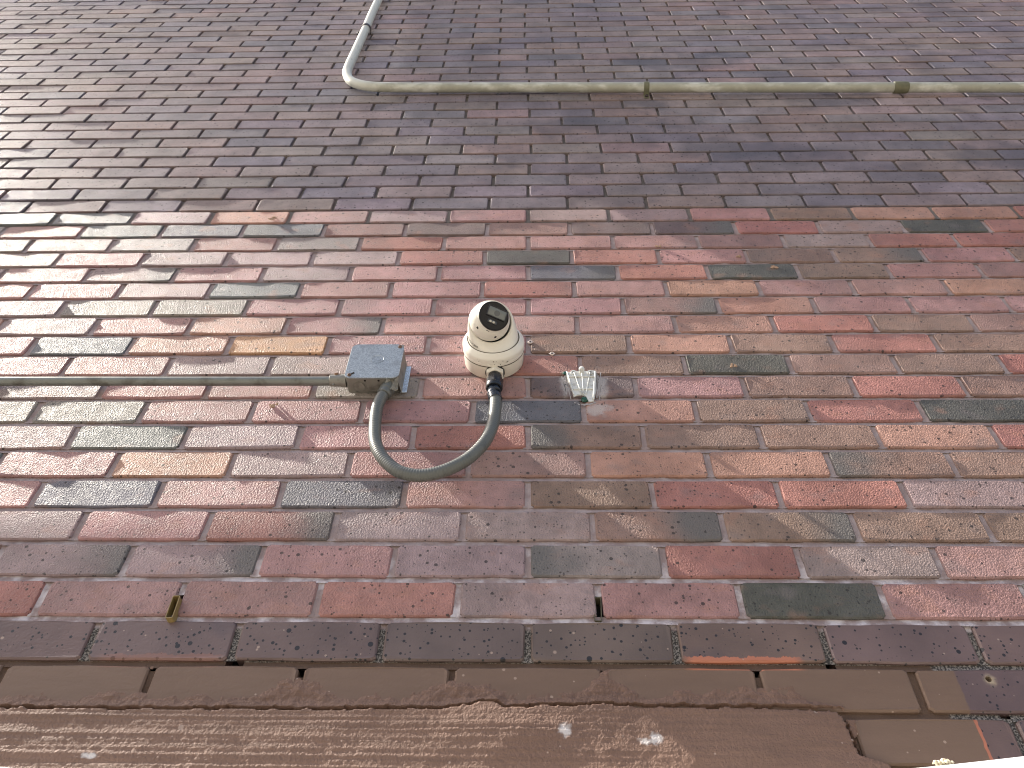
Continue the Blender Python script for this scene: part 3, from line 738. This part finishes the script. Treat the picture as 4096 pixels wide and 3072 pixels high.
# ------------------------------------------------------------------ straight steel conduit into the box
def steel_conduit():
    root = empty('steel_conduit', P(-1.6, .019, -.652)); tag(root, 'thin straight steel conduit running from the left into the junction box', 'conduit'); b = P(-1.6, .019, -.652)
    pts = [P(x, .019 + .0006 * math.sin(x * 5), -.652 + .0008 * math.sin(x * 3)) - b for x in np.linspace(-1.9, -.352, 60)]
    bm = tube(pts, .0089, 24); from_bm('tube', bm, MAT['steel'], root, True)
    bm = bmesh.new(); lathe(bm, P(-.373, .019, -.652) - b, Vector((1, 0, 0)), [(.0098, 0), (.0114, .0012), (.0114, .0215), (.0125, .022), (.0125, .0318)], 28)
    cn = from_bm('set_screw_connector', bm, MAT['boxside'], root, True, None, 35)
    bm = bmesh.new(); lathe(bm, P(-.3610, .0285, -.6450) - b, Vector((0, -.75, .65)), [(.0038, -.004), (.0038, .0024), (.0030, .0030), (.0018, .0018)], 14); from_bm('set_screw', bm, MAT['screw'], cn, True, None, 40)
    bm = bmesh.new(); lathe(bm, P(-.3645, .019, -.6630) - b, Vector((0, 0, -1)), [(.0028, 0), (.0022, .003)], 12); from_bm('lug', bm, MAT['boxside'], cn)
steel_conduit()

# ------------------------------------------------------------------ flexible conduit loop
def flexible_conduit():
    cp = [(-.0630, .0165, -.690), (-.0598, .018, -.7050), (-.0587, .020, -.7283), (-.0612, .022, -.7724), (-.0719, .025, -.8193), (-.0929, .027, -.8581), (-.1175, .028, -.883), (-.1486, .028, -.9006), (-.1791, .028, -.9063), (-.2112, .028, -.8972), (-.2369, .027, -.8727), (-.2536, .026, -.8451), (-.2644, .024, -.8105), (-.2718, .022, -.7468), (-.2700, .021, -.7102), (-.2640, .0195, -.6880)]
    base = P(-.165, .0, -.79); root = empty('flexible_conduit', base)
    tag(root, 'grey ribbed flexible conduit hanging in a loop between junction box and camera', 'flexible conduit')
    pts = [p - base for p in spline([P(*c) for c in cp], .00115)]
    rad = [.0109 for i in range(len(pts))]
    bm = tube(pts, rad, 20, True, None, lambda i, k: 0.00026 * math.sin(2 * math.pi * (i * .00115 / .0046 + k / 20.0)))
    from_bm('jacket', bm, MAT['flex'], root, True)
    # grey coupling at the box
    d = (Vector(P(*cp[-1])) - Vector(P(*cp[-2]))).normalized(); e = P(*cp[-1]) - base
    bm = bmesh.new(); lathe(bm, e - d * .004, d, [(.0122, -.004), (.0132, -.003), (.0132, .008), (.0142, .009), (.0142, .024)], 26); from_bm('grey_coupling', bm, MAT['flex'], root, True, None, 35)
    # black gland and tape at the camera
    g0 = P(-.0630, .0165, -.634) - base; Dn = Vector((.0, 0, -1))
    bm = bmesh.new(); lathe(bm, g0, Dn, [(.0128, 0), (.0128, .003), (.0119, .0036), (.0128, .0042), (.0128, .0072), (.0119, .0078), (.0128, .0084), (.0130, .012)], 28); from_bm('gland_thread', bm, MAT['black'], root, True, None, 30)
    bm = bmesh.new(); lathe(bm, g0, Dn, [(.0135, .011), (.0155, .0125), (.0155, .0290), (.0140, .0310)], 8); from_bm('gland_nut', bm, MAT['black'], root)
    bm = bmesh.new(); lathe(bm, g0, Dn, [(.0145, .030), (.0160, .0312), (.0160, .0375), (.0150, .0400), (.0126, .0405)], 30); from_bm('gland_collar', bm, MAT['black'], root, True, None, 30)
    tp = [p for p in pts if p.z > (P(0, 0, -.7075) - base).z and p.x > .05]
    bm = tube([g0 + Dn * .038] + tp, [.0122] + [.0121] * len(tp), 24, True, None, lambda i, k: .00035 * math.sin(i * 1.3)); from_bm('black_tape', bm, MAT['tape'], root, True)
flexible_conduit()

# ------------------------------------------------------------------ pipe high on the wall
def high_pipe():
    base = P(-.64, 0, .95); root = empty('wall_pipe', base)
    tag(root, 'pale weathered pipe bending from vertical to a long mossy horizontal run', 'pipe')
    cp = [(-.668, .022, 3.3), (-.6582, .022, 1.9677), (-.6490, .022, 1.56), (-.6425, .022, 1.25), (-.6395, .022, 1.10), (-.6330, .022, 1.030), (-.6100, .022, .960), (-.565, .022, .914), (-.50, .022, .893), (-.3458, .022, .8830), (-.0549, .022, .8749), (.3886, .022, .861), (1.2082, .022, .8355), (1.6, .022, .8233), (2.4, .022, .797), (3.2, .022, .772)]
    pts = [p - base for p in spline([P(*c) for c in cp], .012)]
    from_bm('tube', tube(pts, .0162, 22), MAT['pipe'], root, True)
    d = Vector((.999, 0, -.031)).normalized()
    bm = bmesh.new(); lathe(bm, P(1.186, .022, .8362) - base, d, [(.0150, 0), (.0182, .001), (.0190, .006), (.0190, .040), (.0180, .046), (.0150, .048)], 26); from_bm('coupling', bm, MAT['mossy'], root, True, None, 35)
    bm = bmesh.new(); lathe(bm, P(1.232, .022, .8348) - base, d, [(.0150, 0), (.0163, .001), (.0163, .012), (.0150, .013)], 22); from_bm('repair_band', bm, MAT['pipe'], root, True, None, 35)
    bm = bmesh.new(); lathe(bm, P(.760, .022, .8492) - base, d, [(.0150, 0), (.0157, .0006), (.0157, .062), (.0150, .0626)], 22); from_bm('tape_patch', bm, simple('grimy_tape', (.26, .25, .20), .6, 0, .2, 50.0), root, True, None, 35)
high_pipe()
def clamp(x, z, t, side, label, mat):
    """one-hole pipe strap: hoop over the pipe and a flat ear screwed to the wall on one side"""
    b = P(x, .022, z); root = empty('pipe_clamp', b); tag(root, label, 'pipe clamp', 'clamps holding the high pipe')
    t = t.normalized(); sd = side.normalized(); bm = bmesh.new(); rg = []; hw = .0085; outv = Vector((0, -1, 0)); n = 20
    path = [sd * -.0160 + outv * -.0200]
    for k in range(n + 1): a = R(180 - 180 * k / n); path.append(sd * math.cos(a) * .0168 + outv * math.sin(a) * .0168)
    path += [sd * .0168 + outv * -.0165, sd * .020 + outv * -.0185, sd * .041 + outv * -.0190]
    for p in path:
        rad = (outv * (p.dot(outv)) + sd * p.dot(sd)); 
        rg.append(p)
    inner = []
    for i, p in enumerate(rg):
        tg = (rg[min(i + 1, len(rg) - 1)] - rg[max(i - 1, 0)]).normalized(); nn = t.cross(tg).normalized(); inner.append(p + nn * .0016 * (1 if nn.dot(p + outv * .01) > 0 else -1))
    L = []
    for p, q in zip(rg, inner): L.append([bm.verts.new(p - t * hw), bm.verts.new(p + t * hw), bm.verts.new(q + t * hw), bm.verts.new(q - t * hw)])
    for a, c in zip(L, L[1:]):
        for k in range(4): bm.faces.new((a[k], a[(k + 1) % 4], c[(k + 1) % 4], c[k]))
    bm.faces.new(L[0]); bm.faces.new(L[-1][::-1])
    from_bm('strap', bm, mat, root)
    bm = bmesh.new(); lathe(bm, sd * .032 + outv * -.0175, outv, [(.0058, 0), (.0066, .002), (.0050, .0052), (.0018, .0060)], 14); from_bm('screw', bm, MAT['strap'], root, True, None, 50)
clamp(-.6482, 1.553, Vector((-.02, 0, 1)), Vector((-1, 0, -.02)), 'dark bronze clamp on the vertical part of the high pipe', MAT['strap'])
clamp(.3886, .861, Vector((1, 0, -.031)), Vector((-.031, 0, -1)), 'mossy strap on the horizontal run of the high pipe', MAT['mossy'])

# ------------------------------------------------------------------ weep vents in the joint over the base course
def weep_vent(x, z, out, h, tilt, mat, label):
    b = P(x, 0, z); root = tag(empty('weep_vent', b), label, 'weep vent', 'weep vents in the lower brick joint')
    w, th = .0108, .0011; bm = bmesh.new(); ux = Vector((math.cos(tilt), 0, math.sin(tilt))); uz = Vector((-math.sin(tilt), 0, math.cos(tilt)))
    def ring(w_, h_, d, r=.0022):
        o = []
        for cx, cz, a0 in ((w_ / 2 - r, h_ / 2 - r, 0), (-w_ / 2 + r, h_ / 2 - r, 90), (-w_ / 2 + r, -h_ / 2 + r, 180), (w_ / 2 - r, -h_ / 2 + r, 270)):
            for k in range(4): a = R(a0 + 30 * k); o.append(bm.verts.new(ux * (cx + r * math.cos(a)) + uz * (cz + r * math.sin(a)) + Vector((0, -d, 0))))
        return o
    rg = [ring(w, h, -.030), ring(w, h, out), ring(w - 2 * th, h - 2 * th, out, .0016), ring(w - 2 * th, h - 2 * th, -.030, .0016)]
    for a, c in zip(rg, rg[1:]):
        for k in range(16): bm.faces.new((a[k], a[(k + 1) % 16], c[(k + 1) % 16], c[k]))
    from_bm('sleeve', bm, mat, root)
    bm = bmesh.new(); v = [bm.verts.new(ux * sx * w * .42 + uz * sz * h * .47 + Vector((0, .022, 0))) for sx, sz in ((-1, -1), (1, -1), (1, 1), (-1, 1))]; bm.faces.new(v)
    from_bm('dark_inside', bm, MAT['hole'], root)
weep_vent(-.5065, -1.1445, .0085, .0375, R(2), MAT['tan'], 'tan plastic weep vent sticking out of the lower joint')
weep_vent(.0995, -1.1375, -.0030, .0400, R(-2), MAT['oldtan'], 'dark open weep vent set back in the joint right of centre')

# ------------------------------------------------------------------ broken bracket and wall plugs right of the camera
def broken_bracket():
    b = P(.1015, 0, -.645); root = tag(empty('broken_bracket', b), 'broken white plastic bracket with fanned ribs stuck to the bricks', 'bracket')
    def L(x, z, d): return P(x, d, z) - b
    out = [(.0715, -.6050), (.0780, -.6085), (.0870, -.6045), (.0960, -.6055), (.1060, -.6040), (.1160, -.6060), (.1240, -.6030), (.1305, -.6045), (.1285, -.640), (.1262, -.668), (.1205, -.6925), (.1115, -.6945), (.1075, -.6790), (.1000, -.6745), (.0900, -.6765), (.0845, -.6800), (.0805, -.6560), (.0755, -.6300)]
    bm = bmesh.new(); a = [bm.verts.new(L(x, z, .0002)) for x, z in out]; c = [bm.verts.new(L(x, z, .0026)) for x, z in out]; n = len(out)
    for k in range(n): bm.faces.new((a[k], a[(k + 1) % n], c[(k + 1) % n], c[k]))
    bm.faces.new(c); bm.faces.new(a[::-1]); from_bm('plate', bm, MAT['plastic'], root)
    def bar(name, p, q, w, d0, d1, mat=MAT['plastic']):
        a, c = L(p[0], p[1], 0), L(q[0], q[1], 0); ax = (c - a).normalized(); bm = bmesh.new()
        rbox(bm, (a + c) / 2 + Vector((0, -(d0 + d1) / 2, 0)), (ax, Vector((0, -1, 0)), ax.cross(Vector((0, -1, 0)))), ((c - a).length, d1 - d0, w), .0006, 1); return from_bm(name, bm, mat, root)
    for p, q in (((.0745, -.608), (.0850, -.677)), ((.0880, -.610), (.0985, -.673)), ((.1030, -.607), (.1030, -.675)), ((.1190, -.610), (.1075, -.674))): bar('rib', p, q, .0021, .0024, .0056)
    bar('rib', (.1290, -.610), (.1205, -.690), .0036, .0024, .0060)
    bar('cross_rib', (.0760, -.6240), (.1280, -.6235), .0019, .0024, .0054); bar('cross_rib', (.0845, -.6610), (.1240, -.6600), .0019, .0024, .0054)
    for x, z, r in ((.0870, -.6105, .0058), (.1190, -.6105, .0058)):
        bm = bmesh.new(); lathe(bm, L(x, z, .0024), Vector((0, -1, 0)), [(r, 0), (r, .0022), (r * .45, .0024), (r * .42, -.0002)], 20); o = from_bm('screw_boss', bm, MAT['plastic'], root, True, None, 40)
        bm = bmesh.new(); lathe(bm, L(x, z, .0040), Vector((0, -1, 0)), [(r * .44, 0), (r * .40, .0009)], 14); from_bm('boss_hole', bm, MAT['hole'], o)
    bm = bmesh.new(); lathe(bm, L(.1025, -.6085, .0022), Vector((.02, -1, .12)), [(.0046, 0), (.0042, .003), (.0054, .005), (.0056, .008), (.0042, .0110), (.0008, .0120)], 20); from_bm('ball_stud', bm, MAT['plastic'], root, True, None, 50)
    rr = random.Random(3)
    for x, z, r in ((.0705, -.6090, .0042), (.1045, -.6880, .0062)):
        bm = bmesh.new(); bmesh.ops.create_icosphere(bm, subdivisions=2, radius=r, matrix=Matrix.Translation(L(x, z, .0012)) @ Matrix.Diagonal((1, .6, 1.15, 1)))
        for v in bm.verts: v.co += Vector((rr.uniform(-1, 1), rr.uniform(-1, 1), rr.uniform(-1, 1))) * r * .22
        from_bm('green_plug', bm, MAT['green'], root)
    # strokes of dried adhesive left around the plate
    bm = bmesh.new()
    for k in range(20):
        side = 1 if k < 12 else -1
        x0 = (.1310 + rr.uniform(0, .011)) if side > 0 else (.0730 - rr.uniform(0, .009)); z0 = -.606 - rr.uniform(0, .030); ln = rr.uniform(.03, .06)
        x1 = x0 + side * rr.uniform(-.0015, .002) - side * ln * .13; w_ = rr.uniform(.0004, .0012)
        pa = [L(x0, z0, .0003), L((x0 + x1) / 2 + rr.uniform(-.001, .001), z0 - ln / 2, .0003), L(x1, z0 - ln, .0003)]
        for p, q in zip(pa, pa[1:]):
            s = Vector((w_, 0, 0)); t = Vector((0, -.0002, 0)); vs = [bm.verts.new(v) for v in (p - s, q - s, q + s, p + s, p - s * .4 + t, q - s * .4 + t, q + s * .4 + t, p + s * .4 + t)]
            for f in ((0, 1, 5, 4), (1, 2, 6, 5), (2, 3, 7, 6), (3, 0, 4, 7), (4, 5, 6, 7)): bm.faces.new([vs[i] for i in f])
    for k in range(10):
        a = R(200 + k * 18); rr_ = rr.uniform(.012, .022); c = L(.1030 + math.cos(a) * rr_, -.692 + math.sin(a) * rr_ * .6, .0004)
        bmesh.ops.create_icosphere(bm, subdivisions=1, radius=rr.uniform(.001, .0028), matrix=Matrix.Translation(c) @ Matrix.Diagonal((1.5, .25, 1, 1)))
    o = from_bm('dried_adhesive', bm, MAT['smear'], root); o['label'] = 'whitish strokes of dried adhesive around the plate'
broken_bracket()
def wall_plug(x, z, label):
    root = tag(empty('wall_plug', P(x, 0, z)), label, 'wall plug', 'empty wall plugs right of the camera'); bm = bmesh.new()
    lathe(bm, Vector((0, .002, 0)), Vector((0, -1, 0)), [(.0032, 0), (.0044, .001), (.0047, .0032), (.0040, .0044), (.0027, .0046), (.0022, .003), (.0022, .0)], 20, False, False)
    for s in (-1, 1): rbox(bm, Vector((.0050 * s, -.0008, 0)), XYZ, (.0026, .0018, .0022), .0004, 1)
    from_bm('flange', bm, MAT['plug'], root, True, None, 45)
    bm = bmesh.new(); lathe(bm, Vector((0, 0, 0)), Vector((0, -1, 0)), [(.0024, -.002), (.0023, .0012)], 14); from_bm('bore', bm, MAT['hole'], root)
wall_plug(.0041, -.5093, 'small pale wall plug in the head joint beside the camera')
wall_plug(.0472, -.5476, 'small pale wall plug in the bed joint above the broken bracket')

# ------------------------------------------------------------------ mud crumbs, bottom pipe and its debris
def lump(name, x, z, r, d, label, mat, seed, n=14, squash=.45, cat='mud', group=None):
    rr = random.Random(seed); bm = bmesh.new()
    for k in range(n):
        a = rr.uniform(0, 6.28); q = r * math.sqrt(rr.random()); s = r * rr.uniform(.22, .48)
        bmesh.ops.create_icosphere(bm, subdivisions=1, radius=s, matrix=Matrix.Translation(Vector((math.cos(a) * q, -s * .25, math.sin(a) * q * .8))) @ Matrix.Diagonal((1, squash, 1, 1)))
    for v in bm.verts: v.co += Vector((rr.uniform(-1, 1), rr.uniform(-1, 1) * .5, rr.uniform(-1, 1))) * r * .10
    o = from_bm(name, bm, mat, None, False, P(x, d, z)); return tag(o, label, cat, group)
G_ = 'dried mud specks on the bricks'
lump('mud_speck', -.6515, .0198, .0085, .0008, 'dried mud speck on the orange pink brick under the purple courses', MAT['mud'], 1, group=G_)
lump('mud_speck', .3077, -.1326, .0065, .0008, 'dried mud speck on a pink brick above the red brick', MAT['mud'], 2, group=G_)
lump('mud_speck', .4886, -.1806, .0055, .0008, 'dried mud speck on the mottled pink brick right of the red brick', MAT['mud'], 3, group=G_)
lump('mud_speck', .5582, -.2286, .0080, .0008, 'pale dried mud speck on top of the dark green grey brick', MAT['mud'], 4, 18, .3, group=G_)
lump('mud_speck', .3965, -.5884, .0065, .0008, 'pale dried mud speck on the black brick right of the bracket', MAT['mud'], 5, 12, .3, group=G_)
lump('mud_speck', -.4722, -.7010, .0075, .0006, 'pale dried mud speck just under the steel conduit', MAT['mud'], 6, 12, .3, group=G_)

def bottom_pipe():
    b = P(0, .045, -1.43); root = tag(empty('white_pipe', b), 'white painted pipe just entering the bottom edge of the picture', 'pipe')
    cp = [(-1.6, .045, -1.30), (-1.0, .045, -1.378), (-.61, .045, -1.4205), (-.25, .045, -1.440), (.1, .045, -1.440), (.38, .045, -1.4185), (.57, .045, -1.3985), (.95, .045, -1.350), (1.5, .045, -1.27)]
    from_bm('tube', tube([p - b for p in spline([P(*c) for c in cp], .02)], .028, 36), MAT['paintpipe'], root, True)
    for k, x in enumerate((-1.2, 1.1)):
        z = float(np.interp(x, [c[0] for c in cp], [c[2] for c in cp])); bm = bmesh.new(); rbox(bm, P(x, .012, z) - b, XYZ, (.02, .07, .05), .003, 1); from_bm('standoff', bm, MAT['paintpipe'], root)
bottom_pipe()
def crumbs(x, d, z, r, label, seed):
    rr = random.Random(seed); bm = bmesh.new()
    for k in range(34):
        a = rr.uniform(0, 6.28); q = math.sqrt(rr.random()) * r; s = rr.uniform(.0009, .0024); hh = (1 - (q / r) ** 2) * r * .30
        bmesh.ops.create_icosphere(bm, subdivisions=1, radius=s, matrix=Matrix.Translation(Vector((math.cos(a) * q, -math.sin(a) * q * .55, rr.uniform(0, 1) * hh - .1 * abs(math.sin(a)) * q))))
    for v in bm.verts: v.co += Vector((rr.uniform(-1, 1), rr.uniform(-1, 1), rr.uniform(-1, 1))) * .0004
    tag(from_bm('dirt_crumbs', bm, MAT['crumb'], None, False, P(x, d, z)), label, 'dirt', 'crumbs of dirt on the white pipe')
crumbs(.4735, .050, -1.3790, .0125, 'heap of pale crumbs lying on the white pipe at lower right', 21)
